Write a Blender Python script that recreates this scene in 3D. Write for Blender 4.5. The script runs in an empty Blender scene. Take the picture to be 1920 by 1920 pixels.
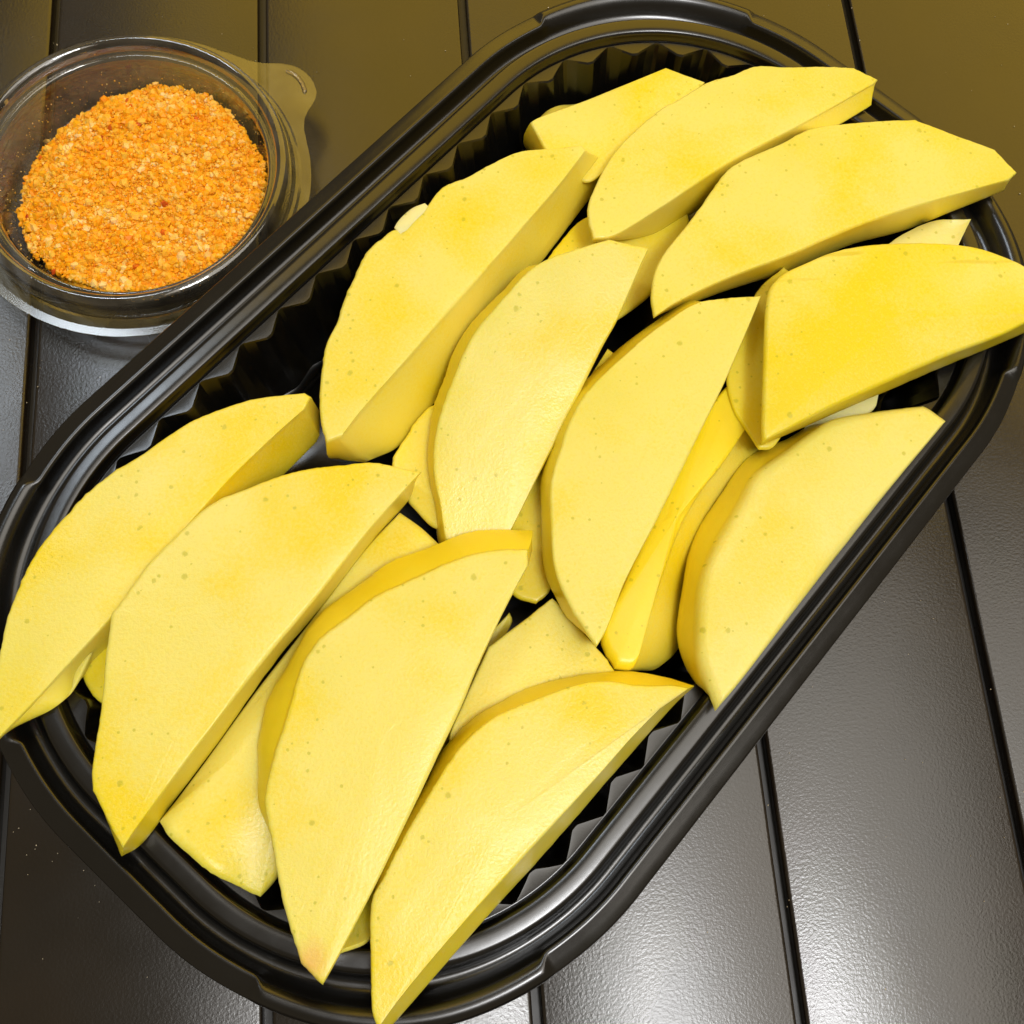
import bpy, bmesh, math, random
import numpy as np
from mathutils import Vector, Matrix, noise
random.seed(7); rng = np.random.default_rng(7)
MM = 0.001
sc = bpy.context.scene

# ------------------------------------------------------------------ camera
F_PX = 1920.0
H = 235.785                                   # camera height above the table, mm
ROT = np.array([[0.99557503, 0.05466804, -0.07643149],
                [-0.07453203, 0.95474079, -0.28794965],
                [0.05723062, 0.29237208, 0.95459061]])
cam = bpy.data.cameras.new('camera'); camo = bpy.data.objects.new('camera', cam)
sc.collection.objects.link(camo); sc.camera = camo
cam.sensor_fit = 'HORIZONTAL'; cam.sensor_width = 36.0; cam.lens = 36.0 * F_PX / 1920.0
cam.clip_start = 0.01; cam.clip_end = 20.0
m = Matrix([list(r) for r in ROT]).to_4x4(); m.translation = (0, 0, H * MM)
camo.matrix_world = m

# ------------------------------------------------------------------ world and lamps
w = bpy.data.worlds.new('World'); sc.world = w; w.use_nodes = True
bg = w.node_tree.nodes['Background']; bg.inputs[0].default_value = (1.0, 0.80, 0.52, 1); bg.inputs[1].default_value = 0.19

def area(name, loc, target, sx, sy, radiance, color):
    l = bpy.data.lights.new(name, 'AREA'); l.shape = 'RECTANGLE'; l.size = sx; l.size_y = sy
    l.energy = radiance * math.pi * sx * sy; l.color = color
    o = bpy.data.objects.new(name, l); sc.collection.objects.link(o)
    o.location = loc
    o.rotation_euler = (Vector(target) - Vector(loc)).to_track_quat('-Z', 'Y').to_euler()
    return o
area('ceiling_lamp', (0.32, -0.48, 1.75), (0.03, 0.07, 0), 0.36, 0.36, 31.0, (0.97, 0.98, 1.0))
area('lit_ceiling', (0.72, -0.28, 1.9), (0.72, -0.28, 0), 1.5, 1.5, 2.3, (1.0, 0.94, 0.84))
area('warm_wall_lamp', (0.69, 1.25, 0.95), (0.52, 0.1, 0.1), 2.2, 1.5, 1.5, (1.0, 0.62, 0.03))
area('window_lamp', (-0.55, 0.75, 1.5), (0.0, 0.1, 0), 0.24, 0.40, 11.0, (0.80, 0.90, 1.0))

sc.view_settings.view_transform = 'Standard'; sc.view_settings.look = 'None'
sc.view_settings.exposure = 0.16; sc.view_settings.gamma = 1.0
sc.view_settings.use_curve_mapping = False
sc.render.engine = 'CYCLES'
sc.cycles.use_denoising = True
sc.cycles.max_bounces = 6; sc.cycles.diffuse_bounces = 3; sc.cycles.transparent_max_bounces = 14
sc.cycles.use_adaptive_sampling = True; sc.cycles.adaptive_threshold = 0.025
sc.cycles.caustics_reflective = False; sc.cycles.caustics_refractive = False

# ------------------------------------------------------------------ helpers
def un(x, y, z):
    """the point at height z (mm) seen at photograph pixel x, y"""
    d = ROT @ np.array([(x - 960) / F_PX, -(y - 960) / F_PX, -1.0])
    t = (z - H) / d[2]
    return np.array([0, 0, H]) + t * d

def link(o, parent=None):
    sc.collection.objects.link(o)
    if parent is not None: o.parent = parent
    return o

def tag(o, label=None, cat=None, group=None, kind=None):
    if label: o['label'] = label
    if cat: o['category'] = cat
    if group: o['group'] = group
    if kind: o['kind'] = kind
    return o

def mesh_obj(name, verts, faces, mat, parent=None, origin=(0, 0, 0), smooth=True, sharp=None):
    """verts in mm in the world; origin in mm"""
    v = (np.asarray(verts, float) - np.asarray(origin, float)) * MM
    me = bpy.data.meshes.new(name); me.from_pydata(v.tolist(), [], faces); me.validate()
    if smooth: me.polygons.foreach_set('use_smooth', [True] * len(me.polygons))
    if sharp is not None: me.set_sharp_from_angle(angle=math.radians(sharp))
    me.materials.append(mat)
    o = link(bpy.data.objects.new(name, me), parent)
    loc = Vector(origin) * MM
    if parent is not None: loc = loc - parent.location
    o.location = loc
    return o

def empty(name, loc):
    o = bpy.data.objects.new(name, None); o.location = Vector(loc) * MM; o.empty_display_size = 0.01
    return link(o)

class NT:
    def __init__(self, name):
        self.mat = bpy.data.materials.new(name); self.mat.use_nodes = True
        self.t = self.mat.node_tree; self.t.nodes.clear()
        self.out = self.t.nodes.new('ShaderNodeOutputMaterial')
    def n(self, typ, **kw):
        nd = self.t.nodes.new('ShaderNode' + typ)
        for k, v in kw.items():
            if isinstance(k, str) and hasattr(nd, k) and k not in ('Scale',): setattr(nd, k, v)
        return nd
    def l(self, a, b): self.t.links.new(a, b)
    def setin(self, nd, **kw):
        for k, v in kw.items():
            nd.inputs[k.replace('_', ' ')].default_value = v
    def ramp(self, src, stops):
        r = self.t.nodes.new('ShaderNodeValToRGB')
        e = r.color_ramp.elements
        while len(e) < len(stops): e.new(0.5)
        for el, (p, c) in zip(e, stops):
            el.position = p; el.color = c if len(c) == 4 else (*c, 1)
        self.l(src, r.inputs[0]); return r
    def noise(self, vec, scale, detail=2.0, rough=0.5):
        nd = self.t.nodes.new('ShaderNodeTexNoise')
        nd.inputs['Scale'].default_value = scale; nd.inputs['Detail'].default_value = detail; nd.inputs['Roughness'].default_value = rough
        if vec is not None: self.l(vec, nd.inputs['Vector'])
        return nd
    def math(self, op, a, b=None, clamp=False):
        nd = self.t.nodes.new('ShaderNodeMath'); nd.operation = op; nd.use_clamp = clamp
        for i, v in enumerate((a, b)):
            if v is None: continue
            if isinstance(v, (int, float)): nd.inputs[i].default_value = v
            else: self.l(v, nd.inputs[i])
        return nd.outputs[0]
    def mix(self, fac, a, b):
        nd = self.t.nodes.new('ShaderNodeMix'); nd.data_type = 'RGBA'
        for s, v in ((nd.inputs[0], fac), (nd.inputs[6], a), (nd.inputs[7], b)):
            if isinstance(v, (int, float)): s.default_value = v
            elif isinstance(v, tuple): s.default_value = v if len(v) == 4 else (*v, 1)
            else: self.l(v, s)
        return nd.outputs[2]
    def bump(self, h, strength, dist, prev=None):
        nd = self.t.nodes.new('ShaderNodeBump'); nd.inputs['Strength'].default_value = strength; nd.inputs['Distance'].default_value = dist
        self.l(h, nd.inputs['Height'])
        if prev is not None: self.l(prev, nd.inputs['Normal'])
        return nd.outputs[0]

# ------------------------------------------------------------------ materials
def mat_table(name):
    t = NT(name); pos = t.n('NewGeometry').outputs['Position']
    p = t.n('BsdfPrincipled'); t.l(p.outputs[0], t.out.inputs[0])
    big = t.noise(pos, 22, 3, 0.6); sp = t.n('SeparateColor'); t.l(big.outputs[1], sp.inputs[0])
    c = t.ramp(sp.outputs[0], [(0.3, (0.006, 0.0043, 0.0024)), (0.7, (0.014, 0.009, 0.0045))])
    t.l(c.outputs[0], p.inputs['Base Color'])
    r = t.math('MULTIPLY_ADD', sp.outputs[1], 0.24); r.node.inputs[2].default_value = 0.14
    t.l(r, p.inputs['Roughness'])
    p.inputs['IOR'].default_value = 1.68
    t.l(t.bump(t.noise(pos, 1500, 2, 0.6).outputs[0], 0.36, 0.00013), p.inputs['Normal'])
    return t.mat

def mat_simple(name, col, rough, spec=0.5, bump=None, coat=0):
    t = NT(name); p = t.n('BsdfPrincipled'); t.l(p.outputs[0], t.out.inputs[0])
    geo = t.n('NewGeometry'); pos = geo.outputs['Position']
    nz = t.noise(pos, 40, 3, 0.6)
    c = t.ramp(nz.outputs[0], [(0.3, tuple(x * 0.8 for x in col)), (0.7, tuple(x * 1.2 for x in col))])
    t.l(c.outputs[0], p.inputs['Base Color'])
    nr = t.math('MULTIPLY_ADD', t.noise(pos, 120, 3, 0.6).outputs[0], 0.12); nr.node.inputs[2].default_value = rough - 0.06
    t.l(nr, p.inputs['Roughness'])
    p.inputs['Specular IOR Level'].default_value = spec
    if bump: t.l(t.bump(t.noise(pos, bump[0], 3, 0.6).outputs[0], bump[1], bump[2]), p.inputs['Normal'])
    p.inputs['Coat Weight'].default_value = coat
    return t.mat

def mat_tray():
    t = NT('black_plastic'); p = t.n('BsdfPrincipled'); t.l(p.outputs[0], t.out.inputs[0])
    pos = t.n('NewGeometry').outputs['Position']
    p.inputs['Base Color'].default_value = (0.0028, 0.0026, 0.0022, 1)
    nz = t.noise(pos, 110, 3, 0.6)
    r = t.math('MULTIPLY_ADD', nz.outputs[0], 0.14); r.node.inputs[2].default_value = 0.17
    t.l(r, p.inputs['Roughness']); p.inputs['IOR'].default_value = 1.68
    t.l(t.bump(nz.outputs[0], 0.05, 0.0005), p.inputs['Normal'])
    return t.mat

def mat_mango(name='mango_flesh', streaks=False):
    t = NT(name); p = t.n('BsdfPrincipled'); t.l(p.outputs[0], t.out.inputs[0])
    oi = t.n('ObjectInfo'); tcn = t.n('TexCoord')
    off = t.n('VectorMath'); off.operation = 'SCALE'; comb = t.n('CombineXYZ')
    for i, k in enumerate((1.0, 0.7, 1.3)): t.l(t.math('MULTIPLY', oi.outputs['Random'], k), comb.inputs[i])
    add = t.n('VectorMath'); add.operation = 'ADD'; t.l(tcn.outputs['Object'], add.inputs[0]); t.l(comb.outputs[0], add.inputs[1])
    pos = add.outputs[0]
    skin = t.n('Attribute'); skin.attribute_name = 'skin'; edge = t.n('Attribute'); edge.attribute_name = 'edge'
    sep = t.n('SeparateColor'); t.l(oi.outputs['Color'], sep.inputs[0])
    sat = sep.outputs[0]
    fine = t.noise(pos, 1500, 2, 0.65)
    n1 = t.noise(pos, 42, 2, 0.55); nc = t.n('SeparateColor'); t.l(n1.outputs[1], nc.inputs[0])
    f = t.math('ADD', t.math('MULTIPLY', t.math('SUBTRACT', nc.outputs[0], 0.5), 3.4), sat, clamp=True)
    f = t.math('ADD', f, t.math('MULTIPLY', t.math('SUBTRACT', fine.outputs[0], 0.5), 1.5), clamp=True)
    base = t.mix(f, (0.79, 0.71, 0.17), (0.80, 0.635, 0.012))
    pale = t.mix(sep.outputs[1], base, (0.80, 0.76, 0.36))
    sk = t.mix(nc.outputs[1], (0.87, 0.72, 0.016), (0.86, 0.655, 0.008))
    sf = t.math('MULTIPLY', skin.outputs['Fac'], 0.88, clamp=True)
    col = t.mix(sf, pale, sk)
    # greenish rim where the peel was close
    gr = t.math('MULTIPLY', t.math('SUBTRACT', nc.outputs[2], 0.47), 3.0, clamp=True)
    col = t.mix(t.math('MULTIPLY', t.math('MULTIPLY', gr, edge.outputs['Fac']), 0.55), col, (0.66, 0.60, 0.03))
    # olive specks (vessel ends)
    spots = None
    for scale, rad, lo_, k_ in ((185, 0.085, -0.04, 0.52), (310, 0.085, -0.04, 0.42)):
        v = t.n('TexVoronoi'); v.feature = 'F1'; v.voronoi_dimensions = '2D'; v.inputs['Scale'].default_value = scale; t.l(pos, v.inputs['Vector'])
        sc2 = t.n('SeparateColor'); t.l(v.outputs['Color'], sc2.inputs[0])
        rr = t.math('MULTIPLY', t.math('ADD', sc2.outputs[1], 0.45), rad)
        dd = t.math('ADD', t.math('DIVIDE', v.outputs['Distance'], rr), t.math('MULTIPLY', t.math('SUBTRACT', fine.outputs[0], 0.5), 1.4))
        dot = t.math('MULTIPLY', t.math('SUBTRACT', 1.15, dd), 1.8, clamp=True)
        near = t.math('MULTIPLY_ADD', edge.outputs['Fac'], k_); near.node.inputs[2].default_value = lo_
        s = t.math('MULTIPLY', dot, t.math('LESS_THAN', sc2.outputs[0], near))
        spots = s if spots is None else t.math('MAXIMUM', spots, s)
    col = t.mix(t.math('MULTIPLY', spots, 0.6), col, (0.47, 0.44, 0.010))
    if streaks:
        mp = t.n('Mapping'); mp.inputs['Rotation'].default_value = (0, 0, 0.10); mp.inputs['Scale'].default_value = (0.16, 1.5, 1); t.l(tcn.outputs['Object'], mp.inputs[0])
        st = t.ramp(t.noise(mp.outputs[0], 210, 2, 0.6).outputs[0], [(0.64, (0, 0, 0)), (0.72, (1, 1, 1))])
        col = t.mix(t.math('MULTIPLY', t.math('MULTIPLY', st.outputs[0], t.math('MULTIPLY', edge.outputs['Fac'], 1.6, clamp=True)), 0.55), col, (0.60, 0.47, 0.008))
        br = t.n('Attribute'); br.attribute_name = 'bruise'
    else:
        br = t.n('Attribute'); br.attribute_name = 'bruise'
    col = t.mix(t.math('MULTIPLY', br.outputs['Fac'], 0.6), col, (0.74, 0.36, 0.10))
    t.l(col, p.inputs['Base Color'])
    rr = t.math('MULTIPLY_ADD', nc.outputs[2], 0.3); rr.node.inputs[2].default_value = 0.20
    t.l(rr, p.inputs['Roughness'])
    p.inputs['Specular IOR Level'].default_value = 0.45
    p.inputs['Subsurface Weight'].default_value = 0.4
    p.inputs['Subsurface Radius'].default_value = (1.0, 0.78, 0.12); p.inputs['Subsurface Scale'].default_value = 0.0035
    gm = t.math('SUBTRACT', 1.0, t.math('MULTIPLY', skin.outputs['Fac'], 0.75))
    hgt = t.math('MULTIPLY', fine.outputs[0], gm)
    t.l(t.bump(hgt, 0.5, 0.00016), p.inputs['Normal'])
    return t.mat

def mat_clear(name, tint, haze, gloss=1.0, rough=0.06, bmp=0.10, body=(0.75, 0.68, 0.5)):
    t = NT(name)
    tr = t.n('BsdfTransparent'); tr.inputs[0].default_value = (*tint, 1)
    gl = t.n('BsdfGlossy'); gl.inputs['Roughness'].default_value = rough; gl.inputs[0].default_value = (1, 1, 1, 1)
    df = t.n('BsdfDiffuse'); df.inputs[0].default_value = (*body, 1)
    pos = t.n('NewGeometry').outputs['Position']
    hz = t.ramp(t.noise(pos, 130, 4, 0.65).outputs[0], [(0.35, (haze * 0.3,) * 3), (0.75, (haze * 1.8,) * 3)])
    m1 = t.n('MixShader'); t.l(hz.outputs[0], m1.inputs[0]); t.l(tr.outputs[0], m1.inputs[1]); t.l(df.outputs[0], m1.inputs[2])
    fr = t.n('Fresnel'); fr.inputs[0].default_value = 1.55
    m2 = t.n('MixShader'); t.l(t.math('MULTIPLY', fr.outputs[0], gloss, clamp=True), m2.inputs[0]); t.l(m1.outputs[0], m2.inputs[1]); t.l(gl.outputs[0], m2.inputs[2])
    b = t.bump(t.noise(pos, 110, 2, 0.5).outputs[0], bmp, 0.0006)
    t.l(b, gl.inputs['Normal'])
    t.l(m2.outputs[0], t.out.inputs[0])
    return t.mat

def mat_grain():
    t = NT('seasoning_grain'); p = t.n('BsdfPrincipled'); t.l(p.outputs[0], t.out.inputs[0])
    a = t.n('Attribute'); a.attribute_name = 'tint'
    r = t.ramp(a.outputs['Fac'], [(0.0, (0.50, 0.06, 0.005)), (0.05, (0.80, 0.20, 0.006)), (0.18, (0.88, 0.31, 0.003)),
                                  (0.62, (0.93, 0.41, 0.006)), (0.84, (0.95, 0.53, 0.07)), (1.0, (0.95, 0.64, 0.24))])
    t.l(r.outputs[0], p.inputs['Base Color'])
    p.inputs['Roughness'].default_value = 0.5; p.inputs['Specular IOR Level'].default_value = 0.35
    p.inputs['Subsurface Weight'].default_value = 0.25; p.inputs['Subsurface Radius'].default_value = (1, 0.45, 0.08); p.inputs['Subsurface Scale'].default_value = 0.0008
    return t.mat

M_TABLE = mat_table('dark_table_laminate')
M_GROOVE = mat_simple('groove_black', (0.006, 0.005, 0.004), 0.45)
M_TRAY = mat_tray()
M_MANGO = mat_mango(); M_MANGO_STREAK = mat_mango('mango_flesh_streaked', True)
M_CLEAR = mat_clear('clear_plastic', (0.97, 0.95, 0.92), 0.085, 1.3, 0.06, 0.10, (0.8, 0.56, 0.30))  # warm body colour: dust plus painted-in orange light bounced off the seasoning
M_RING = mat_clear('clear_plastic_ring', (0.97, 0.965, 0.95), 0.035, 2.2, 0.05, 0.05)
M_FLANGE = mat_clear('clear_plastic_flange', (0.94, 0.93, 0.89), 0.07, 1.7, 0.12, 0.0, (0.60, 0.50, 0.16))  # olive body colour paints in the yellow wall's reflection on clear plastic
M_GRAIN = mat_grain()

# ------------------------------------------------------------------ table top
PITCH, X0 = 56.0, -96.02
board = mesh_obj('table_top', [(-400, -300, -14), (460, -300, -14), (460, 520, -14), (-400, 520, -14),
                               (-400, -300, -3.2), (460, -300, -3.2), (460, 520, -3.2), (-400, 520, -3.2)],
                 [(3, 2, 1, 0), (4, 5, 6, 7), (0, 1, 5, 4), (1, 2, 6, 5), (2, 3, 7, 6), (3, 0, 4, 7)], M_GROOVE, smooth=False)
tag(board, 'dark brown tabletop of long boards with narrow grooves between them', kind='structure')
def plank(i):
    g = 1.0                                      # half groove
    xa, xb = X0 + i * PITCH + g, X0 + (i + 1) * PITCH - g
    prof = [(0, -3.1), (0, -0.9), (0.12, -0.4), (0.4, -0.1), (0.9, 0.0)]
    xs = [(xa + a, z) for a, z in prof] + [(xb - a, z) for a, z in reversed(prof)]
    ys = np.linspace(-300, 520, 83)
    V, Fc = [], []
    k = len(xs)
    for j, y in enumerate(ys):
        for q, (x, z) in enumerate(xs):
            wob = 0.10 * noise.noise((i * 5.1 + (q >= k // 2) * 9, y * 0.05, 0)) if 0 < q < k - 1 else 0
            V.append((x + wob, y, z))
    for j in range(len(ys) - 1):
        for q in range(k - 1):
            a = j * k + q; Fc.append((a, a + 1, a + k + 1, a + k))
    o = mesh_obj('plank', V, Fc, M_TABLE, board, origin=((xa + xb) / 2, 110, 0), sharp=40)
for i in range(-4, 9): plank(i)

# ------------------------------------------------------------------ the tray
ANG = math.radians(44.65)
U = np.array([math.cos(ANG), math.sin(ANG)]); W = np.array([-math.sin(ANG), math.cos(ANG)])
UA, UB, WA, WB, RC = -51.0, 204.0, -36.4, 119.4, 65.0     # tray outline in its own axes, at rim height
UC, WC = (UA + UB) / 2, (WA + WB) / 2; HU, HW = (UB - UA) / 2 - RC, (WB - WA) / 2 - RC
RIM_Z = 25.0
def tray_xy(u, w_): return U * u + W * w_
def tray_d(x, y):
    """distance inwards from the tray's outer edge"""
    p = np.array([x, y]); u = abs(p @ U - UC) - HU; w_ = abs(p @ W - WC) - HW
    return RC - (math.hypot(max(u, 0), max(w_, 0)) + min(max(u, w_), 0))

def tray_path(nf, per, dm=16.0):
    r = RC - dm
    arcs = math.pi / 2 * r
    L = 4 * arcs + 4 * HU + 4 * HW
    out = []
    for k in range(nf * per):
        s = (k / (nf * per)) * L; ph = (k % per) / per
        corners = [(1, 1, 0), (-1, 1, 90), (-1, -1, 180), (1, -1, 270)]
        strt = [2 * HU, 2 * HW, 2 * HU, 2 * HW]
        for ci, (su, sw, a0) in enumerate(corners):
            if s < arcs:
                a = s / r; ang = math.radians(a0) + a
                c = np.array([su * HU, sw * HW]); n = np.array([math.cos(ang), math.sin(ang)]); out.append((c, n, math.degrees(a), ph, k)); break
            s -= arcs
            if s < strt[ci]:
                ang = math.radians(a0 + 90); n = np.array([math.cos(ang), math.sin(ang)])
                nx = corners[(ci + 1) % 4]; c0 = np.array([su * HU, sw * HW]); c1 = np.array([nx[0] * HU, nx[1] * HW])
                c = c0 + (c1 - c0) * (s / strt[ci]); out.append((c, n, 0.0, ph, k)); break
            s -= strt[ci]
        else:
            out.append(out[-1])
    return out
NF, PER = 50, 24
PATH = tray_path(NF, PER)
def ss(a, b, x):
    t = min(max((x - a) / (b - a), 0), 1); return t * t * (3 - 2 * t)
def corner_w(a): return ss(18.2, 20.6, a) * (1 - ss(69.4, 71.8, a))
def scallop(ph):
    if ph < 0.41: return ph / 0.41
    if ph < 0.53: return 1.0
    if ph < 0.92: return (0.92 - ph) / 0.39
    return 0.0
# straight-side and corner profiles of the rim: (distance in, height)
P_SIDE = [(-0.2, 23.7), (0.0, 24.25), (0.35, 24.42), (2.0, 24.88), (3.6, 25.35), (4.1, 25.5), (4.5, 25.25), (4.9, 24.2), (5.4, 22.6), (6.2, 21.7), (7.4, 21.7),
          (8.2, 22.5), (8.7, 24.4), (9.05, 25.6), (9.5, 26.02), (10.1, 26.1), (11.6, 26.1), (12.9, 26.05), (13.3, 25.8), (13.6, 25.0), (13.9, 23.9), (14.3, 23.5)]
P_CORN = [(-0.3, 24.0), (-0.1, 24.7), (0.3, 25.2), (0.9, 25.65), (1.7, 25.95), (2.6, 25.9), (3.5, 25.4), (4.4, 24.3), (5.3, 22.7), (6.2, 21.7), (7.4, 21.7),
          (8.2, 22.5), (8.7, 24.4), (9.05, 25.6), (9.5, 26.02), (10.1, 26.1), (11.6, 26.1), (12.9, 26.05), (13.3, 25.8), (13.6, 25.0), (13.9, 23.9), (14.3, 23.5)]
def sweep(rows):
    V = []
    for c, n, a, ph, k in PATH:
        for (d, z) in rows(a, ph, k):
            p = c + n * (RC - d); q = tray_xy(p[0] + UC, p[1] + WC); V.append((q[0], q[1], z))
    return V
def ring_faces(n, k):
    return [(j * k + q, ((j + 1) % n) * k + q, ((j + 1) % n) * k + q + 1, j * k + q + 1) for j in range(n) for q in range(k - 1)]
tray_o = tray_xy(UC, WC)
tray = empty('food_tray', (tray_o[0], tray_o[1], 0))
tag(tray, 'rectangular black plastic tray with rounded corners, ribbed walls and mango slices in it', 'tray')
def rim_rows(a, ph, k):
    cw = corner_w(a); bulge = 1.2 * math.sin(math.radians(min(max((a - 12) / 66 * 180, 0), 180))) ** 2
    return [(ds * (1 - cw) + dc * cw - bulge * min(1, max(0, (9.0 - ds) / 5.0)), zs * (1 - cw) + zc * cw) for (ds, zs), (dc, zc) in zip(P_SIDE, P_CORN)]
rim = mesh_obj('rim', sweep(rim_rows), ring_faces(len(PATH), len(P_SIDE)), M_TRAY, tray, origin=(tray_o[0], tray_o[1], 0), sharp=50)
def wall_rows(a, ph, k):
    s = scallop(ph)
    return [(14.3, 23.5), (14.6, 23.42), (14.6 + 2.9 * s + 0.02, 23.42), (14.9 + 3.0 * s, 23.0), (19.5 + 1.6 * s, 6.0), (21.0 + 1.2 * s, 2.2), (24.0 + 0.5 * s, 1.0)]
wall = mesh_obj('ribbed_wall', sweep(wall_rows), ring_faces(len(PATH), 7), M_TRAY, tray, origin=(tray_o[0], tray_o[1], 0), sharp=22)
fl = sweep(lambda a, ph, k: [(24.0 + 0.5 * scallop(ph), 1.0)])
floor_v = list(fl)
kk = len(floor_v)
for sfac in (0.75, 0.4):
    floor_v += [(tray_o[0] + (x - tray_o[0]) * sfac, tray_o[1] + (y - tray_o[1]) * sfac, 0.8) for x, y, z in fl]
floor_f = [(r * kk + j, r * kk + (j + 1) % kk, (r + 1) * kk + (j + 1) % kk, (r + 1) * kk + j) for r in (0, 1) for j in range(kk)]
floor_f.append(tuple(2 * kk + j for j in range(kk)))
mesh_obj('base', floor_v, floor_f, M_TRAY, tray, origin=(tray_o[0], tray_o[1], 0), sharp=40)
for ch in tray.children:
    md = ch.modifiers.new('thickness', 'SOLIDIFY'); md.thickness = 0.0004; md.offset = -1.0

# ------------------------------------------------------------------ mango slices
def zmin_at(x, y):
    d = tray_d(x, y)
    if d < 15.0: return 26.9
    if d < 23.0: return 26.9 - (d - 15.0) / 8.0 * 24.0
    return 2.6

def spline(keys, closed_corners, n_per):
    """keys: array (n,k); corners: set of indices; returns dense closed contour and the key index of every sample"""
    n = len(keys); out = []; ki = []
    for i in range(n):
        p1, p2 = keys[i], keys[(i + 1) % n]
        p0 = keys[(i - 1) % n] if i not in closed_corners else 2 * p1 - p2
        p3 = keys[(i + 2) % n] if (i + 1) % n not in closed_corners else 2 * p2 - p1
        L = np.hypot(*(p2[:2] - p1[:2])); m_ = max(3, int(L / n_per))
        # centripetal tangents keep uneven key spacing from overshooting
        d0, d1, d2 = [max(np.linalg.norm(b - a) ** 0.5, 1e-6) for a, b in ((p0[:2], p1[:2]), (p1[:2], p2[:2]), (p2[:2], p3[:2]))]
        m1 = (p1 - p0) / d0 - (p2 - p0) / (d0 + d1) + (p2 - p1) / d1; m2 = (p2 - p1) / d1 - (p3 - p1) / (d1 + d2) + (p3 - p2) / d2
        m1 *= d1; m2 *= d1
        for j in range(m_):
            t = j / m_; h = (2 * t**3 - 3 * t**2 + 1, t**3 - 2 * t**2 + t, -2 * t**3 + 3 * t**2, t**3 - t**2)
            out.append(h[0] * p1 + h[1] * m1 + h[2] * p2 + h[3] * m2); ki.append(i + t)
    return np.array(out), np.array(ki)

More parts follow.
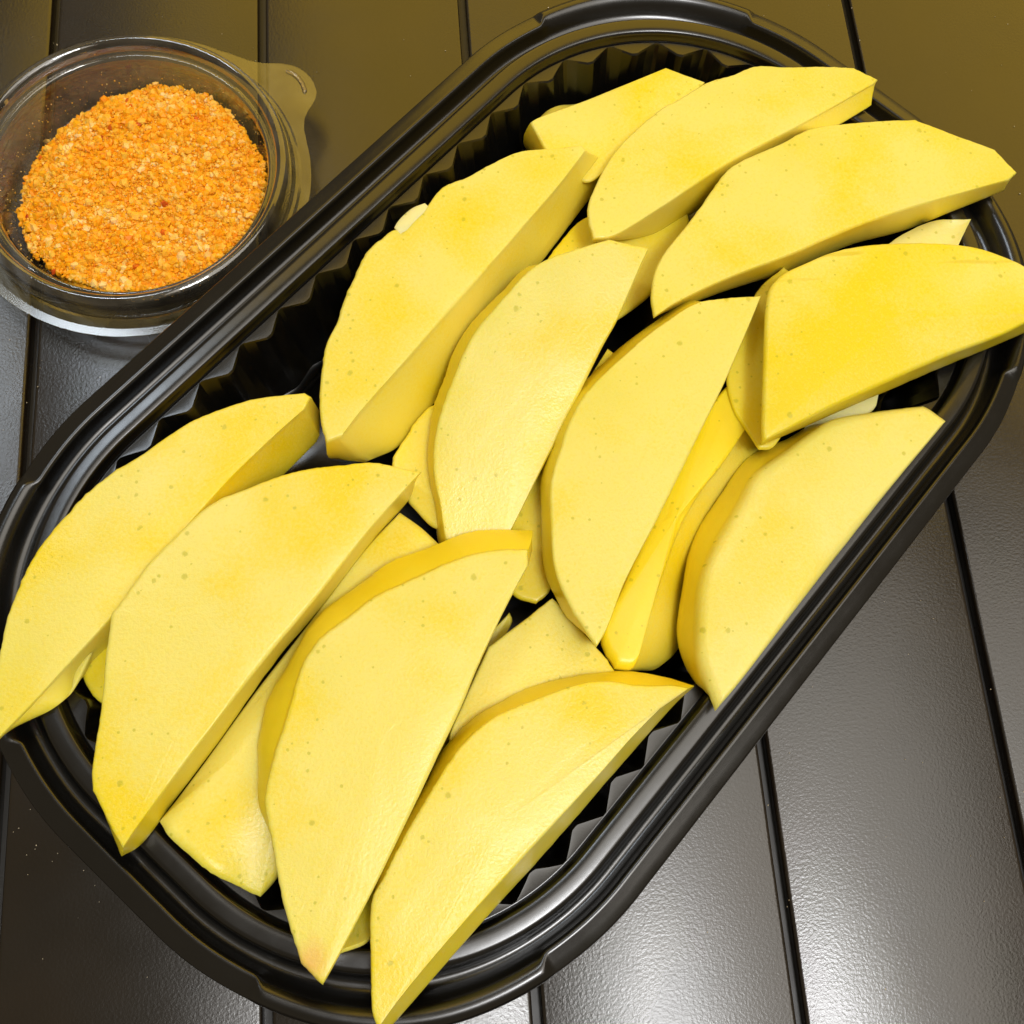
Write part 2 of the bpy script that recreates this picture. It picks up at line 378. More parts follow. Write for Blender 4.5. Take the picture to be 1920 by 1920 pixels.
def mango(label, arc, cut, z, th, gx=0.0, gy=0.0, r=0.9, dome=0.35, sat=0.25, pale=0.0, top_skin=0.0, rough=0.16, side_sat=0.75, bruise=None, mat=None, name='mango_slice', group='peeled mango slices in the black tray'):
    """arc: peeled outer side from one tip to the other (both tips included), cut: the way back. Entries are photograph pixels of the
    upper edge, optionally followed by those of the lower edge where the photograph shows the side; 'c' marks a corner.
    z: height of the upper face (mm), gx, gy: its slope (mm per 1000 px), th: thickness."""
    keys = []; corners = set(); na = len(arc)
    for i, e in enumerate(arc + cut):
        e = list(e); c = False
        if e and e[-1] == 'c': c = True; e = e[:-1]
        has = len(e) == 4
        row = [e[0], e[1]] + (e[2:] if has else [e[0], e[1]]) + [1.0 if has else 0.0, 1.0 if i < na else 0.0]
        keys.append(row)
        if c or i == 0 or i == na - 1: corners.add(i)
    K = np.array(keys, float)
    D, ki = spline(K, corners, 6.5)
    n = len(D); cx, cy = D[:, 0].mean(), D[:, 1].mean()
    skin = np.clip(D[:, 5], 0, 1)
    T = np.zeros((n, 3)); B = np.zeros((n, 3))
    seed = hash(label) % 1000 * 0.37 if False else (sum(map(ord, label)) % 997) * 0.37
    zp = z + gx * (D[:, 0] - cx) / 1000 + gy * (D[:, 1] - cy) / 1000
    def clearance(X, Y, Z, extra):
        out = np.zeros(n)
        for i in range(n):
            zi = Z[i]
            for _ in range(3):
                p = un(X[i], Y[i], zi); zi = max(Z[i], zmin_at(p[0], p[1]) + extra)
            out[i] = zi - Z[i]
        return out
    def smooth(a_, k=12):
        for _ in range(k): a_ = np.maximum(a_, 0.25 * np.roll(a_, 1) + 0.5 * a_ + 0.25 * np.roll(a_, -1))
        for _ in range(k): a_ = 0.25 * np.roll(a_, 1) + 0.5 * a_ + 0.25 * np.roll(a_, -1)
        return a_
    zt = zp + smooth(clearance(D[:, 0], D[:, 1], zp, 2.0))          # lie on the rim rather than cut through it
    zb = zt - th; zb = np.minimum(zb + smooth(clearance(D[:, 2], D[:, 3], zb, 0.0), 4), zt - 1.6)
    for i in range(n):
        T[i] = un(D[i, 0], D[i, 1], zt[i]); B[i] = un(D[i, 2], D[i, 3], zb[i])
    cT = T.mean(0)
    pl = np.linalg.lstsq(np.c_[T[:, :2], np.ones(n)], T[:, 2], rcond=None)[0]
    # hidden sides lean in a little; knife facets and tearing on the peeled side
    for i in range(n):
        hid = 1 - D[i, 4]
        B[i, :2] += (cT[:2] - B[i, :2]) * 0.05 * hid
        dirn = T[i, :2] - cT[:2]; dirn = dirn / (np.linalg.norm(dirn) + 1e-6)
        a = rough * (1.7 * noise.noise((T[i, 0] * 0.12 + seed, T[i, 1] * 0.12, 1)) + 0.9 * noise.noise((T[i, 0] * 0.6 + seed, T[i, 1] * 0.6, 2))) * (0.25 + 0.75 * skin[i])
        a += rough * 1.1 * max(0, noise.noise((T[i, 0] * 1.3 + seed, T[i, 1] * 1.3, 4))) * skin[i]
        T[i, :2] += dirn * a; T[i, 2] += float(pl[:2] @ dirn) * a; B[i, :2] += dirn * a * 0.8
    cB = B.mean(0)
    # distance of a point on the upper face from the peeled edge
    arcT = T[skin > 0.5]
    rings = []; sk = []; ed = []
    def edge_f(P, s): 
        d = np.sqrt(((P[:, None, :2] - arcT[None, ::3, :2]) ** 2).sum(2)).min(1)
        return np.clip(1 - d / 16.0, 0, 1)
    inward = cT[:2] - T[:, :2]; il = np.linalg.norm(inward, axis=1, keepdims=True); inward = inward / il
    def ring(P, skv, e): rings.append(P); sk.append(skv); ed.append(e)
    Tin = T.copy(); Tin[:, :2] += inward * np.minimum(r, il * 0.5)
    pl2 = np.linalg.lstsq(np.c_[Tin[:, :2], np.ones(n)], Tin[:, 2], rcond=None)[0]; dev = Tin[:, 2] - (Tin[:, :2] @ pl2[:2] + pl2[2])
    cT = np.array([cT[0], cT[1], cT[:2] @ pl2[:2] + pl2[2]])
    fr = [0.06, 0.2, 0.35, 0.5, 0.64, 0.76, 0.86, 0.94, 0.985, 1.0]
    for s in fr:
        P = cT + (Tin - cT) * s
        P[:, 2] = P[:, :2] @ pl2[:2] + pl2[2] + dev * s ** 5 + dome * (1 - s * s)
        und = np.array([noise.noise((p[0] * 0.07 + seed, p[1] * 0.07, 7)) * 0.30 + noise.noise((p[0] * 0.3 + seed, p[1] * 0.3, 8)) * 0.06 for p in P])
        P[:, 2] += und * min(1, (1 - s) * 6 + 0.2)
        e = edge_f(P, s)
        ring(P, np.full(n, top_skin), e)
    for a in (30, 60, 90):
        P = T.copy(); ca, sa = math.cos(math.radians(a)), math.sin(math.radians(a))
        P[:, :2] += inward * np.minimum(r, il * 0.5) * (1 - sa); P[:, 2] = T[:, 2] - np.minimum(r, 0.35 * (T[:, 2] - B[:, 2])) * (1 - ca)
        ring(P, top_skin + (skin - top_skin) * (a / 90) ** 2 * 0.8 * (0.3 + 0.7 * D[:, 4]), np.full(n, 0.6) * skin)
    T2 = rings[-1]
    out = -inward
    for t in (0.05, 0.2, 0.45, 0.7, 0.88, 1.0):
        P = T2 + (B - T2) * t
        bul = math.sin(math.pi * t) * 0.9
        P[:, :2] += out * (bul * skin * D[:, 4])[:, None]
        P[:, :2] += out * np.array([0.10 * noise.noise((p[0] * 0.4, p[1] * 0.4, p[2] * 0.4 + seed)) for p in P])[:, None]
        if t == 1.0: P[:, :2] += (cB[:2] - P[:, :2]) * 0.03
        ring(P, skin * (0.55 + 0.45 * D[:, 4]) + (1 - skin) * side_sat * (0.35 + 0.65 * t), np.zeros(n))
    for s in (0.9, 0.5, 0.1):
        P = cB + (B - cB) * s; P[:, 2] -= 0.25; ring(P, np.zeros(n), np.zeros(n))
    V = np.concatenate([cT[None] + [[0, 0, dome]]] + rings + [cB[None] - [[0, 0, 0.25]]])
    S = np.concatenate([[top_skin]] + sk + [[0]]); E_ = np.concatenate([[0]] + ed + [[0]])
    Fc = []; R_ = len(rings)
    area2 = np.sum(T[:, 0] * np.roll(T[:, 1], -1) - np.roll(T[:, 0], -1) * T[:, 1])
    for j in range(n):
        j2 = (j + 1) % n
        Fc.append((0, 1 + j, 1 + j2))
        for q in range(R_ - 1):
            a = 1 + q * n; Fc.append((a + j, a + n + j, a + n + j2, a + j2))
        a = 1 + (R_ - 1) * n; Fc.append((a + j, len(V) - 1, a + j2))
    if area2 < 0: Fc = [tuple(reversed(f)) for f in Fc]
    o = mesh_obj(name, V, Fc, mat or M_MANGO, origin=(cT[0], cT[1], float(B[:, 2].min())), sharp=38)
    for nm, dat in (('skin', S), ('edge', E_)):
        at = o.data.attributes.new(nm, 'FLOAT', 'POINT'); at.data.foreach_set('value', np.clip(dat, 0, 1).astype(np.float32))
    if bruise is not None:
        bp = un(bruise[0], bruise[1], z); bd = np.hypot(V[:, 0] - bp[0], V[:, 1] - bp[1])
        at = o.data.attributes.new('bruise', 'FLOAT', 'POINT'); at.data.foreach_set('value', np.clip(1.25 - bd / bruise[2], 0, 1).astype(np.float32))
    o.color = (sat, pale, 0, 1)
    tag(o, label, 'mango slice', group)
    return o

SL = {}
# --- lower layer (mostly covered)
mango('short shaded mango piece deep in the gap right of the chipped slice',
      [(1020, 490), (1060, 440), (1100, 405), (1180, 395), (1290, 390)], [(1292, 430), (1240, 520), (1219, 552), (1158, 598), (1115, 622), (1050, 560)], 20, 11, sat=0.6, top_skin=0.5)
mango('shaded mango slice covered by the left end of the glossy bright yellow slice',
      [(1424, 842), (1375, 764), (1364, 711), (1390, 640), (1420, 545), (1470, 500)], [(1520, 540), (1510, 700), (1450, 838)], 28, 11, sat=0.5, top_skin=0.6, r=0.7)
mango('pale thin mango tip showing between the two big slices at the right end',
      [(1640, 480), (1690, 440), (1750, 413), (1823, 409)], [(1800, 455), (1780, 505), (1660, 520)], 26, 9, sat=0.1, pale=0.5, r=0.5)
mango('pale mango corner peeping out under the lower edge of the glossy bright yellow slice',
      [(1500, 800), (1520, 720), (1600, 690), (1655, 700)], [(1648, 742), (1640, 766), (1565, 800)], 22, 12, sat=0.0, pale=0.8, r=0.5)
mango('yellow mango slice lying under the chipped slice, above the tip of the broad left slice',
      [(767, 942), (735, 868), (760, 815), (803, 764), (860, 740)], [(890, 860), (870, 990), (817, 990)], 22, 12, sat=0.5, top_skin=0.35, rough=0.25)
mango('mango slice mostly hidden between two long centre slices, its rounded lower end showing',
      [(1140, 652), (1085, 740), (1010, 880), (955, 1000), (940, 1060), (964, 1115), (1005, 1131)], [(1033, 1104), (1052, 1000), (1075, 870), (1125, 770), (1158, 668)], 23, 12, sat=0.45, top_skin=0.55)
mango('small dark yellow mango slice under the front centre slice, ends peeping out either side',
      [(638, 1790), (618, 1740), (700, 1550), (800, 1400), (900, 1210), (955, 1148)], [(961, 1162), (925, 1225), (860, 1350), (740, 1600), (692, 1764)], 19, 10, sat=0.6, top_skin=0.3)
mango('flat grainy mango wedge in the centre, its pointed end up, above the front right slice',
      [(1036, 1121), (1095, 1185), (1152, 1257), (1165, 1300)], [(1010, 1400), (850, 1430, 'c'), (842, 1385), (868, 1318), (916, 1212, 'c')], 26, 11, sat=0.15, r=0.6)
mango('rounded mango slice tucked under the broad left slice, its bottom end showing',
      [(297, 1541), (318, 1573), (354, 1603), (407, 1642), (487, 1682)], [(520, 1640), (560, 1480), (640, 1270), (730, 1120), (824, 1017, 'c'), (790, 985), (750, 957, 'c'), (690, 1020), (590, 1150), (480, 1290), (380, 1430)],
      25, 12, sat=0.25, dome=1.2, r=2.0)
mango('tiny bit of mango visible below the leftmost slice, beside the broad slice',
      [(150, 1258), (165, 1292), (188, 1318), (230, 1330)], [(285, 1320), (260, 1205), (192, 1204)], 21, 10, sat=0.6, top_skin=0.5)
mango('narrow mango slice standing on edge, peeled side up, right of centre',
      [(1154, 1252), (1129, 1200), (1168, 1098), (1232, 958), (1300, 825), (1360, 725), (1400, 700)],
      [(1408, 790, 1450, 860, 'c'), (1362, 860, 1420, 905), (1312, 925, 1360, 970), (1272, 1000, 1315, 1050), (1242, 1083, 1290, 1110), (1210, 1171, 1276, 1215), (1188, 1252, 1216, 1258)],
      27, 13, sat=0.5, top_skin=0.95, r=2.0, dome=0.8)
# --- upper left group at the far end
mango('back slice against the ribbed wall, with a squared pale left end',
      [(994, 229, 984, 278), (1003, 223), (1100, 186), (1180, 154), (1250, 126, 'c'), (1322, 153)], [(1245, 225), (1150, 305), (1100, 340), (1021, 278, 990, 290, 'c')], 25, 12, sat=0.3, r=0.6, rough=0.05)
mango('slice near the top with ragged pale upper edge and blunt right end',
      [(1112, 447, 1118, 452), (1101, 392), (1122, 335), (1150, 288), (1195, 240), (1240, 203), (1275, 184), (1325, 154), (1371, 141), (1421, 123), (1495, 125), (1545, 124), (1601, 127, 'c'), (1647, 148)],
      [(1640, 156, 1633, 202, 'c'), (1523, 222, 1565, 242), (1375, 300, 1440, 305), (1240, 388, 1290, 408), (1145, 443, 1205, 447)], 31, 13, sat=0.2, r=0.7, rough=0.22)
mango('large slice at upper right whose blunt tip overhangs the right rim',
      [(1226, 594), (1220, 560), (1226, 515), (1240, 482), (1261, 453), (1304, 400), (1343, 344), (1371, 312), (1467, 266), (1516, 241), (1584, 230), (1651, 225), (1718, 223, 'c'), (1771, 244), (1867, 280, 'c'), (1908, 322)],
      [(1893, 336, 1881, 360, 'c'), (1800, 362, 1800, 394), (1700, 391, 1700, 433), (1594, 428, 1594, 462), (1488, 474, 1488, 507), (1346, 529, 1346, 553), (1262, 570, 1265, 582)], 34.5, 13, sat=0.2, r=0.8)
mango('tall slice with a chipped, cracked edge leaning on the upper left tray wall',
      [(611, 830, 622, 862), (603, 800), (599, 760), (601, 700), (611, 645), (631, 602), (645, 556), (663, 521), (691, 464), (712, 446), (738, 428), (750, 437, 'c'), (774, 411), (799, 386, 'c'), (808, 374), (829, 349), (875, 331), (918, 308), (967, 284), (1042, 276), (1091, 271)],
      [(1100, 280, 1157, 312, 'c'), (1050, 345, 1105, 378), (990, 415, 1045, 458), (930, 484, 985, 535), (862, 561, 915, 628), (765, 671, 850, 715), (705, 738, 795, 785), (669, 780, 742, 848), (640, 818, 690, 873, 'c')],
      31, 14, sat=0.2, r=0.9, rough=0.24)
flap = mango('x', [(739, 426), (744, 417), (757, 402), (775, 388), (797, 380)], [(805, 389), (782, 418), (754, 442)], 30.7, 8, sat=0.2, pale=0.9, r=0.3, rough=0.03, name='torn_flap')
tall = bpy.data.objects[[o.name for o in bpy.data.objects if 'chipped, cracked' in o.get('label', '')][0]]
flap.location = flap.location - tall.location; flap.parent = tall
for kx in ('category', 'group'): del flap[kx]
flap['label'] = 'torn pale flap along the cracked edge'
# --- middle group
mango('long pale slice left of centre, its lower end under the front centre slice',
      [(860, 1070), (836, 1012, 824, 1019), (824, 941, 817, 941), (814, 881, 806, 881), (814, 826, 805, 838), (825, 772, 814, 764), (848, 711, 835, 711), (870, 655, 850, 661), (905, 600, 889, 602), (950, 550, 939, 552), (990, 507, 985, 506), (1024, 486), (1084, 464), (1141, 448, 'c'), (1217, 464)],
      [(1201, 499), (1158, 598), (1132, 645), (1106, 697), (1047, 817), (1019, 872), (976, 959), (955, 1000), (925, 1070)], 33.5, 13, gy=-25, sat=0.15, r=0.8)
mango('long slice at the very centre right with a pointed lower tip',
      [(1118, 1213), (1077, 1153, 1065, 1155), (1052, 1105, 1033, 1102), (1039, 1065, 1019, 1063), (1031, 959, 1014, 945), (1034, 895, 1017, 881), (1065, 799, 1042, 812), (1092, 746, 1064, 752), (1138, 693, 1101, 711), (1195, 643, 1145, 667), (1262, 592, 1228, 603), (1300, 570, 1286, 567), (1330, 561), (1428, 553)],
      [(1405, 610), (1375, 680), (1360, 715), (1320, 796), (1240, 959), (1171, 1093), (1135, 1185)], 36, 14, sat=0.15, r=0.8)
mango('slice lying along the long right rim, deep yellow band on its left side',
      [(1345, 1331), (1311, 1242, 1293, 1263), (1307, 1189, 1268, 1196), (1312, 1100, 1279, 1100), (1326, 1051, 1293, 1022), (1389, 934, 1346, 930), (1417, 884, 1396, 860), (1440, 864, 1435, 838), (1485, 832, 1480, 822), (1530, 800, 1520, 800), (1560, 781), (1640, 766), (1738, 755, 'c'), (1779, 785)],
      [(1665, 923), (1559, 1058), (1488, 1150), (1382, 1288)], 32, 14, sat=0.1, pale=0.15, r=3.0, rough=0.1)
mango('glossy bright yellow slice with olive streaks, peeled side up, reaching past the right rim',
      [(1432, 826, 1434, 832), (1430, 806), (1433, 680), (1438, 567), (1444, 538), (1467, 513), (1509, 492), (1559, 471), (1630, 457), (1736, 453), (1803, 457), (1842, 464), (1877, 476), (1925, 498), (1975, 540), (1992, 585)],
      [(1935, 600, 1935, 618), (1881, 626, 1881, 643), (1771, 668, 1771, 689), (1647, 722, 1647, 742), (1552, 765, 1552, 783), (1480, 802, 1480, 814)], 38, 11, sat=0.72, top_skin=0.12, mat=M_MANGO_STREAK, r=1.1, dome=1.2, rough=0.06)
# --- lower left group
mango('leftmost slice with saturated yellow patches, hanging over the left rim',
      [(-8, 1390), (-14, 1300), (0, 1215), (12, 1155), (50, 1065), (105, 985), (200, 892), (270, 848), (355, 791), (470, 748), (572, 735)],
      [(583, 742, 601, 775, 'c'), (572, 765, 603, 822, 'c'), (500, 830, 545, 880), (397, 934, 430, 985), (260, 1100, 285, 1150), (127, 1247, 152, 1277, 'c'), (58, 1322, 110, 1326)], 30, 13, sat=0.6, r=0.8, rough=0.22)
mango('broad flat slice with many olive specks, second from the left end',
      [(229, 1592, 232, 1601), (172, 1484, 'c'), (170, 1452), (185, 1350), (195, 1250), (206, 1152, 'c'), (275, 1060), (330, 1000), (400, 942), (480, 908), (560, 882), (640, 871), (700, 866), (790, 884)],
      [(768, 908, 772, 930), (698, 986, 704, 1012), (600, 1110, 606, 1138), (503, 1227, 516, 1245), (396, 1364, 412, 1394), (308, 1481, 328, 1505), (246, 1566, 262, 1590)], 35, 12, sat=0.25, r=0.8)
mango('front right slice with its sharp tip at the bottom edge and pale straight side',
      [(708, 1930, 722, 1940), (699, 1905), (697, 1870), (695, 1771), (698, 1685), (722, 1638, 700, 1650), (765, 1556, 742, 1565), (815, 1470, 790, 1490), (862, 1402, 828, 1410), (914, 1352, 880, 1352), (962, 1327, 928, 1321), (1012, 1307, 974, 1293), (1098, 1280, 1059, 1272), (1144, 1276, 1110, 1261), (1175, 1282, 1151, 1257), (1222, 1285, 1201, 1260), (1262, 1284, 1252, 1273), (1292, 1290, 1298, 1291)],
      [(1253, 1316, 1272, 1316), (1192, 1376, 1218, 1377), (1118, 1460, 1151, 1454), (1008, 1580, 1045, 1578), (903, 1694, 939, 1695), (798, 1814, 832, 1816), (738, 1888, 772, 1885)], 34.5, 11, sat=0.35, r=0.7)
mango('front centre slice with deep yellow band on top and pinkish bruised bottom tip',
      [(604, 1849), (563, 1808, 'c'), (531, 1700), (511, 1594), (495, 1502, 489, 1502), (505, 1440, 484, 1440), (518, 1398, 482, 1395), (543, 1321, 498, 1321), (568, 1243, 543, 1243), (600, 1197, 573, 1185), (640, 1165, 602, 1146), (700, 1120, 655, 1108), (782, 1080, 728, 1052), (840, 1054, 790, 1030), (895, 1036, 868, 998), (950, 1030, 930, 992), (990, 1029, 997, 993)],
      [(991, 1058, 1000, 1026, 'c'), (948, 1139), (900, 1240), (867, 1320), (811, 1438), (750, 1565), (694, 1679), (645, 1775), (620, 1821)], 38, 10, sat=0.12, r=0.9, bruise=(583, 1802, 3.2))

# ------------------------------------------------------------------ the clear cup
CUP = np.array([-70.0, 160.9]); Z0 = 9.5
NSEG = 160
def lathe(prof, name, mat, parent, sharp=45, close=False):
    V, Fc = [], []; k = len(prof)
    for j in range(NSEG):
        a = 2 * math.pi * j / NSEG
        for (r_, z_) in prof: V.append((CUP[0] + r_ * math.cos(a), CUP[1] + r_ * math.sin(a), z_))
    for j in range(NSEG):
        j2 = (j + 1) % NSEG
        for q in range(k - 1): Fc.append((j * k + q, j2 * k + q, j2 * k + q + 1, j * k + q + 1))
    if close:
        V.append((CUP[0], CUP[1], prof[-1][1])); c = len(V) - 1
        for j in range(NSEG): Fc.append((j * k + k - 1, ((j + 1) % NSEG) * k + k - 1, c))
    return mesh_obj(name, V, Fc, mat, parent, origin=(CUP[0], CUP[1], 0), sharp=sharp)
cup = empty('seasoning_cup', (CUP[0], CUP[1], 0))
tag(cup, 'round clear plastic cup with a pull tab, holding orange seasoning beside the tray', 'cup')
lathe([(39.1, 9.9), (39.3, 11.5), (39.0, 14.6), (38.5, 15.7), (37.6, 16.3), (36.8, 16.3), (36.1, 15.8), (35.6, 14.6), (35.4, 13.4), (35.1, 12.9), (34.7, 13.1), (34.3, 13.3), (33.9, 13.2), (33.5, 12.5), (33.2, 11.2), (33.0, 10.2)], 'raised_ring', M_RING, cup, sharp=80)
lathe([(33.0, 10.2), (32.4, 8.0), (31.2, 4.0), (30.4, 2.0), (29.6, 1.1), (28.4, 0.7), (26.0, 0.6), (10.0, 0.6)], 'bowl', M_CLEAR, cup, close=True)
# the flange with its tab, a thin sheet with thickness
tab_px = [(581, 294), (575, 268), (569, 240), (571, 220), (580, 203), (592, 187), (594, 170), (586, 149), (571, 133), (552, 123), (524, 118), (497, 119), (470, 114), (450, 107), (420, 96)]
tab = [un(x, y, Z0)[:2] - CUP for x, y in tab_px]
tr_ = sorted([(math.atan2(p[1], p[0]), np.hypot(*p)) for p in tab])
ta = np.array([a for a, _ in tr_]); trr = np.array([max(b, 43.75) for _, b in tr_])
def flange_r(a):
    a = (a + math.pi) % (2 * math.pi) - math.pi
    if a <= ta[0] or a >= ta[-1]: return 43.75
    return float(np.interp(a, ta, trr))
NFL = 480; V = []; Fc = []
fr_ = [flange_r(2 * math.pi * j / NFL) for j in range(NFL)]
for _ in range(3): fr_ = [0.25 * fr_[j - 1] + 0.5 * fr_[j] + 0.25 * fr_[(j + 1) % NFL] for j in range(NFL)]
for j in range(NFL):
    a = 2 * math.pi * j / NFL; R2 = fr_[j]
    rows = [(39.2, Z0 + 0.3), (40.0, Z0 + 0.7), (40.8, Z0 + 0.55), (41.4, Z0 + 0.08), (41.65, Z0), (41.75, Z0), (41.4 + (R2 - 41.4) * 0.5, Z0), (R2 - 0.3, Z0), (R2 - 0.08, Z0), (R2, Z0 - 0.06), (R2, Z0 - 0.4)]
    for r_, z_ in rows: V.append((CUP[0] + r_ * math.cos(a), CUP[1] + r_ * math.sin(a), z_))
k = len(rows)
for j in range(NFL):
    for q in range(k - 1): Fc.append((j * k + q, j * k + q + 1, ((j + 1) % NFL) * k + q + 1, ((j + 1) % NFL) * k + q))
mesh_obj('flange', V, Fc, M_FLANGE, cup, origin=(CUP[0], CUP[1], 0), sharp=9)
# raised curved rib on the tab
cv = [(536, 132), (549, 137), (560, 146), (567, 157), (571, 168), (571, 174)]
pts = [un(x, y, Z0 + 0.2) for x, y in cv]; dense = []
for i in range(len(pts) - 1):
    for t in np.linspace(0, 1, 5, endpoint=False): dense.append(pts[i] * (1 - t) + pts[i + 1] * t)
dense.append(pts[-1]); dense = np.array(dense)
V, Fc = [], []; NS = 10
for i, p in enumerate(dense):
    tg = dense[min(i + 1, len(dense) - 1)] - dense[max(i - 1, 0)]; tg /= np.linalg.norm(tg); nn = np.array([-tg[1], tg[0], 0])
    e = min(i, len(dense) - 1 - i) / 3.0; rad = 0.62 * math.sqrt(min(1, 0.15 + e))
    for s in range(NS):
        a = 2 * math.pi * s / NS; V.append(p + nn * rad * math.cos(a) + np.array([0, 0, 1]) * rad * 0.75 * math.sin(a))
for i in range(len(dense) - 1):
    for s in range(NS): Fc.append((i * NS + s, i * NS + (s + 1) % NS, (i + 1) * NS + (s + 1) % NS, (i + 1) * NS + s))
Fc.append(tuple(range(NS))); Fc.append(tuple((len(dense) - 1) * NS + s for s in reversed(range(NS))))
mesh_obj('tab_rib', V, Fc, M_CLEAR, cup, origin=(CUP[0], CUP[1], 0))

# ------------------------------------------------------------------ seasoning
poly_px = [(250, 178), (285, 158), (335, 166), (392, 180), (442, 225), (485, 285), (503, 330), (492, 400), (440, 470), (370, 520), (290, 546), (200, 548), (120, 520), (62, 480), (36, 410), (46, 350), (76, 290), (120, 245), (180, 203), (196, 186)]
ZV = np.array([4, 6, 6, 6.5, 7, 8, 9, 9.5, 9.5, 9.5, 9.5, 9.5, 9.5, 8, 5, 3.5, 2.5, 2.5, 3, 4])   # height of the heap's edge
POLY = np.array([un(x, y, zz_)[:2] for (x, y), zz_ in zip(poly_px, ZV)])
def inside(P):
    x, y = P[:, 0], P[:, 1]; c = np.zeros(len(P), bool); j = len(POLY) - 1
    for i in range(len(POLY)):
        xi, yi, xj, yj = *POLY[i], *POLY[j]
        c ^= ((yi > y) != (yj > y)) & (x < (xj - xi) * (y - yi) / (yj - yi + 1e-12) + xi); j = i
    return c
def bdist(P, want_z=False):
    d = np.full(len(P), 1e9); zb_ = np.zeros(len(P))
    for i in range(len(POLY)):
        i2 = (i + 1) % len(POLY); a, b = POLY[i], POLY[i2]; ab = b - a
        t = np.clip(((P - a) @ ab) / (ab @ ab), 0, 1); di = np.hypot(*(P - (a + t[:, None] * ab)).T)
        near = di < d; d = np.where(near, di, d); zb_ = np.where(near, ZV[i] + (ZV[i2] - ZV[i]) * t, zb_)
    return (d, zb_) if want_z else d
def heap_z(P):
    d, zb_ = bdist(P, True)
    z = zb_ + (9.8 - zb_) * np.clip(d / 11.0, 0, 1) ** 0.8
    z += np.clip(d / 4.0, 0, 1) * np.array([1.1 * noise.noise((p[0] * 0.09, p[1] * 0.09, 3)) + 0.5 * noise.noise((p[0] * 0.3, p[1] * 0.3, 5)) for p in P])
    return np.clip(z, 0.9, 13.5)
def inbowl(P, z):
    rr = np.hypot(*(P - CUP).T); wallr = np.interp(z, [0.6, 2, 4, 8, 10.2, 13], [28.6, 30.2, 31.0, 32.2, 32.8, 33.8]); return rr < wallr - 0.35
ph_ = (1 + 5 ** 0.5) / 2
ico_v = np.array([(-1, ph_, 0), (1, ph_, 0), (-1, -ph_, 0), (1, -ph_, 0), (0, -1, ph_), (0, 1, ph_), (0, -1, -ph_), (0, 1, -ph_), (ph_, 0, -1), (ph_, 0, 1), (-ph_, 0, -1), (-ph_, 0, 1)]) / math.sqrt(1 + ph_ ** 2)
ico_f = np.array([(0, 11, 5), (0, 5, 1), (0, 1, 7), (0, 7, 10), (0, 10, 11), (1, 5, 9), (5, 11, 4), (11, 10, 2), (10, 7, 6), (7, 1, 8), (3, 9, 4), (3, 4, 2), (3, 2, 6), (3, 6, 8), (3, 8, 9), (4, 9, 5), (2, 4, 11), (6, 2, 10), (8, 6, 7), (9, 8, 1)])
def grains(C3, size, tint):
    n = len(C3)
    q = rng.normal(size=(n, 4)); q /= np.linalg.norm(q, axis=1, keepdims=True)
    w_, x, y, z = q.T
    Rm = np.stack([np.stack([1 - 2 * (y * y + z * z), 2 * (x * y - z * w_), 2 * (x * z + y * w_)], 1), np.stack([2 * (x * y + z * w_), 1 - 2 * (x * x + z * z), 2 * (y * z - x * w_)], 1), np.stack([2 * (x * z - y * w_), 2 * (y * z + x * w_), 1 - 2 * (x * x + y * y)], 1)], 1)
    scl = size[:, None] * rng.uniform(0.55, 1.25, (n, 3))
    loc = ico_v[None] * scl[:, None, :] * rng.uniform(0.72, 1.18, (n, 12, 1))
    Vv = np.einsum('nij,nkj->nki', Rm, loc) + C3[:, None, :]
    Ff = ico_f[None] + (np.arange(n) * 12)[:, None, None]
    return Vv.reshape(-1, 3), Ff.reshape(-1, 3), np.repeat(tint, 12)
def scatter(n):
    lo, hi = POLY.min(0), POLY.max(0); P = rng.uniform(lo, hi, (n * 2, 2)); P = P[inside(P)][:n]; return P
parts = []
P = scatter(9500); z = heap_z(P) + rng.normal(0, 0.22, len(P)); ok = inbowl(P, z); P, z = P[ok], z[ok]
tint = np.clip(rng.beta(3.2, 2.0, len(P)) + 0.25 * np.array([noise.noise((p[0] * 0.11, p[1] * 0.11, 11)) for p in P]), 0, 1)
red = rng.random(len(P)) < 0.007; tint[red] = rng.uniform(0, 0.05, red.sum())
parts.append(grains(np.c_[P, z], rng.gamma(3.0, 0.19, len(P)).clip(0.22, 1.35), tint))
P = scatter(9000); z = heap_z(P) + 0.25 + rng.normal(0, 0.2, len(P)); ok = inbowl(P, z); P, z = P[ok], z[ok]
parts.append(grains(np.c_[P, z], rng.uniform(0.13, 0.3, len(P)), np.clip(rng.beta(3, 2, len(P)), 0, 1)))
a = rng.uniform(-math.pi, math.pi, 9000); wz = rng.uniform(1.5, 11.2, 9000); wr = np.interp(wz, [0.6, 2, 4, 8, 10.2, 13], [28.6, 30.2, 31.0, 32.2, 32.8, 33.8]) - rng.uniform(0.45, 1.6, 9000)
P = np.c_[CUP[0] + wr * np.cos(a), CUP[1] + wr * np.sin(a)]; sd = ((P - CUP) @ np.array([0.55, -0.83])) / 33.0
ok = (sd > 0.12) & (wz < 4.0 + 10 * np.clip(sd - 0.12, 0, 0.7)); P, wz = P[ok], wz[ok]
parts.append(grains(np.c_[P, wz], rng.gamma(4, 0.12, len(P)).clip(0.2, 0.9), rng.beta(3, 2.6, len(P))))
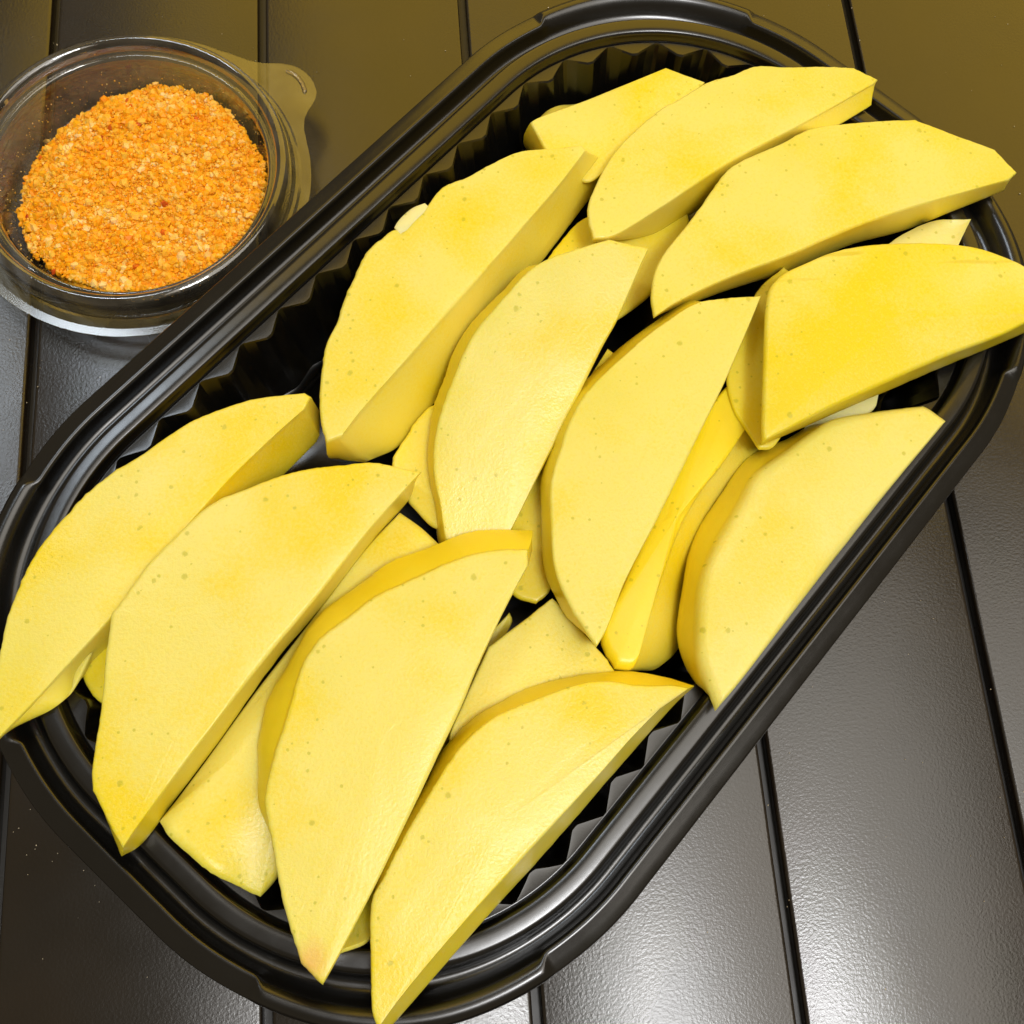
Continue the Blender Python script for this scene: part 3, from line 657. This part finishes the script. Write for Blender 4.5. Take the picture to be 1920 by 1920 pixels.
# fill below the surface so no gap opens between grains
lo, hi = POLY.min(0), POLY.max(0)
gx_, gy_ = np.meshgrid(np.linspace(lo[0], hi[0], 70), np.linspace(lo[1], hi[1], 70)); G = np.c_[gx_.ravel(), gy_.ravel()]
ins = inside(G) & (bdist(G) > 0.5); zz = np.where(ins, heap_z(G) - 0.15, 0.8)
ins &= inbowl(G, zz)
gf = []
for i in range(69):
    for j in range(69):
        a = i * 70 + j; q = (a, a + 1, a + 71, a + 70)
        if all(ins[list(q)]): gf += [(q[0], q[1], q[2]), (q[0], q[2], q[3])]
parts.append((np.c_[G, zz], np.array(gf), np.full(len(G), 0.4)))
# loose crumbs stuck to the bowl
n = 520; a = rng.uniform(0, 2 * math.pi, n); r_ = 33.0 - rng.gamma(1.5, 1.6, n); P = np.c_[CUP[0] + r_ * np.cos(a), CUP[1] + r_ * np.sin(a)]
rr = np.hypot(*(P - CUP).T); zb_ = np.interp(rr, [0, 28.4, 29.6, 31.2, 32.4, 33.0], [0.75, 0.85, 1.3, 4.2, 8.2, 10.3]) + 0.1
parts.append(grains(np.c_[P, zb_], rng.uniform(0.06, 0.2, n), rng.uniform(0.6, 1, n)))
# pieces lying at the foot of the heap
pc = np.array([un(x, y, 1.5) for x, y in [(88, 266), (30, 376), (25, 395), (42, 358), (70, 285), (112, 247)]])
parts.append(grains(pc, np.array([1.0, 0.55, 0.3, 0.3, 0.6, 0.7]), np.array([0.9, 0.9, 0.9, 0.8, 0.9, 0.95])))
Vs, Fs, Ts, off = [], [], [], 0
for v_, f_, t_ in parts: Vs.append(v_); Fs.append(f_ + off); Ts.append(t_); off += len(v_)
Vs, Fs, Ts = np.concatenate(Vs), np.concatenate(Fs), np.concatenate(Ts)
seas = mesh_obj('chilli_seasoning', Vs, Fs.tolist(), M_GRAIN, origin=(CUP[0], CUP[1], 0.6), smooth=False)
at = seas.data.attributes.new('tint', 'FLOAT', 'POINT'); at.data.foreach_set('value', Ts.astype(np.float32))
tag(seas, 'heap of coarse orange seasoning crumbs in the clear cup', 'seasoning', kind='stuff')

# ------------------------------------------------------------------ stray crumbs on the table
cr = [(1028, 14, .5), (1597, 15, .35), (1612, 76, .6), (1902, 237, .3), (1912, 363, .5), (835, 95, .4), (594, 135, .35), (71, 725, .5), (18, 637, .35), (107, 84, .5),
      (35, 1553, .35), (25, 1560, .25), (68, 1585, .35), (66, 1592, .3), (108, 1600, .3), (98, 1615, .2), (50, 1603, .3), (157, 1632, .3), (186, 1691, .3), (52, 1640, .25), (80, 1798, .25),
      (1480, 1412, .3), (1697, 1424, .3), (1730, 1430, .25), (1750, 1160, .35), (1726, 1126, .35), (1845, 1690, .25), (1820, 1605, .3), (1875, 1495, .2), (1440, 1510, .4), (1476, 1700, .3), (1660, 1855, .35), (50, 755, .3), (75, 690, .25)]
pc = np.array([un(x, y, 0.15) for x, y, s in cr]); sz = np.array([s for *_, s in cr]) * 0.45
ex = np.c_[rng.uniform(-105, 180, 160), rng.uniform(-48, 225, 160), np.full(160, 0.08)]
v1, f1, t1 = grains(pc, sz, rng.uniform(0.7, 1, len(cr))); v2, f2, t2 = grains(ex, rng.uniform(0.06, 0.15, 160), rng.uniform(0.7, 1, 160))
V = np.concatenate([v1, v2]); Fc = np.concatenate([f1, f2 + len(v1)])
V[:, 2] = np.maximum(V[:, 2], 0.02)
M_CR = mat_simple('pale_crumb', (0.55, 0.47, 0.33), 0.5)
cro = mesh_obj('crumbs', V, Fc.tolist(), M_CR, origin=(0, 100, 0), smooth=False)
tag(cro, 'tiny pale crumbs and specks scattered over the dark tabletop', 'crumbs', kind='stuff')
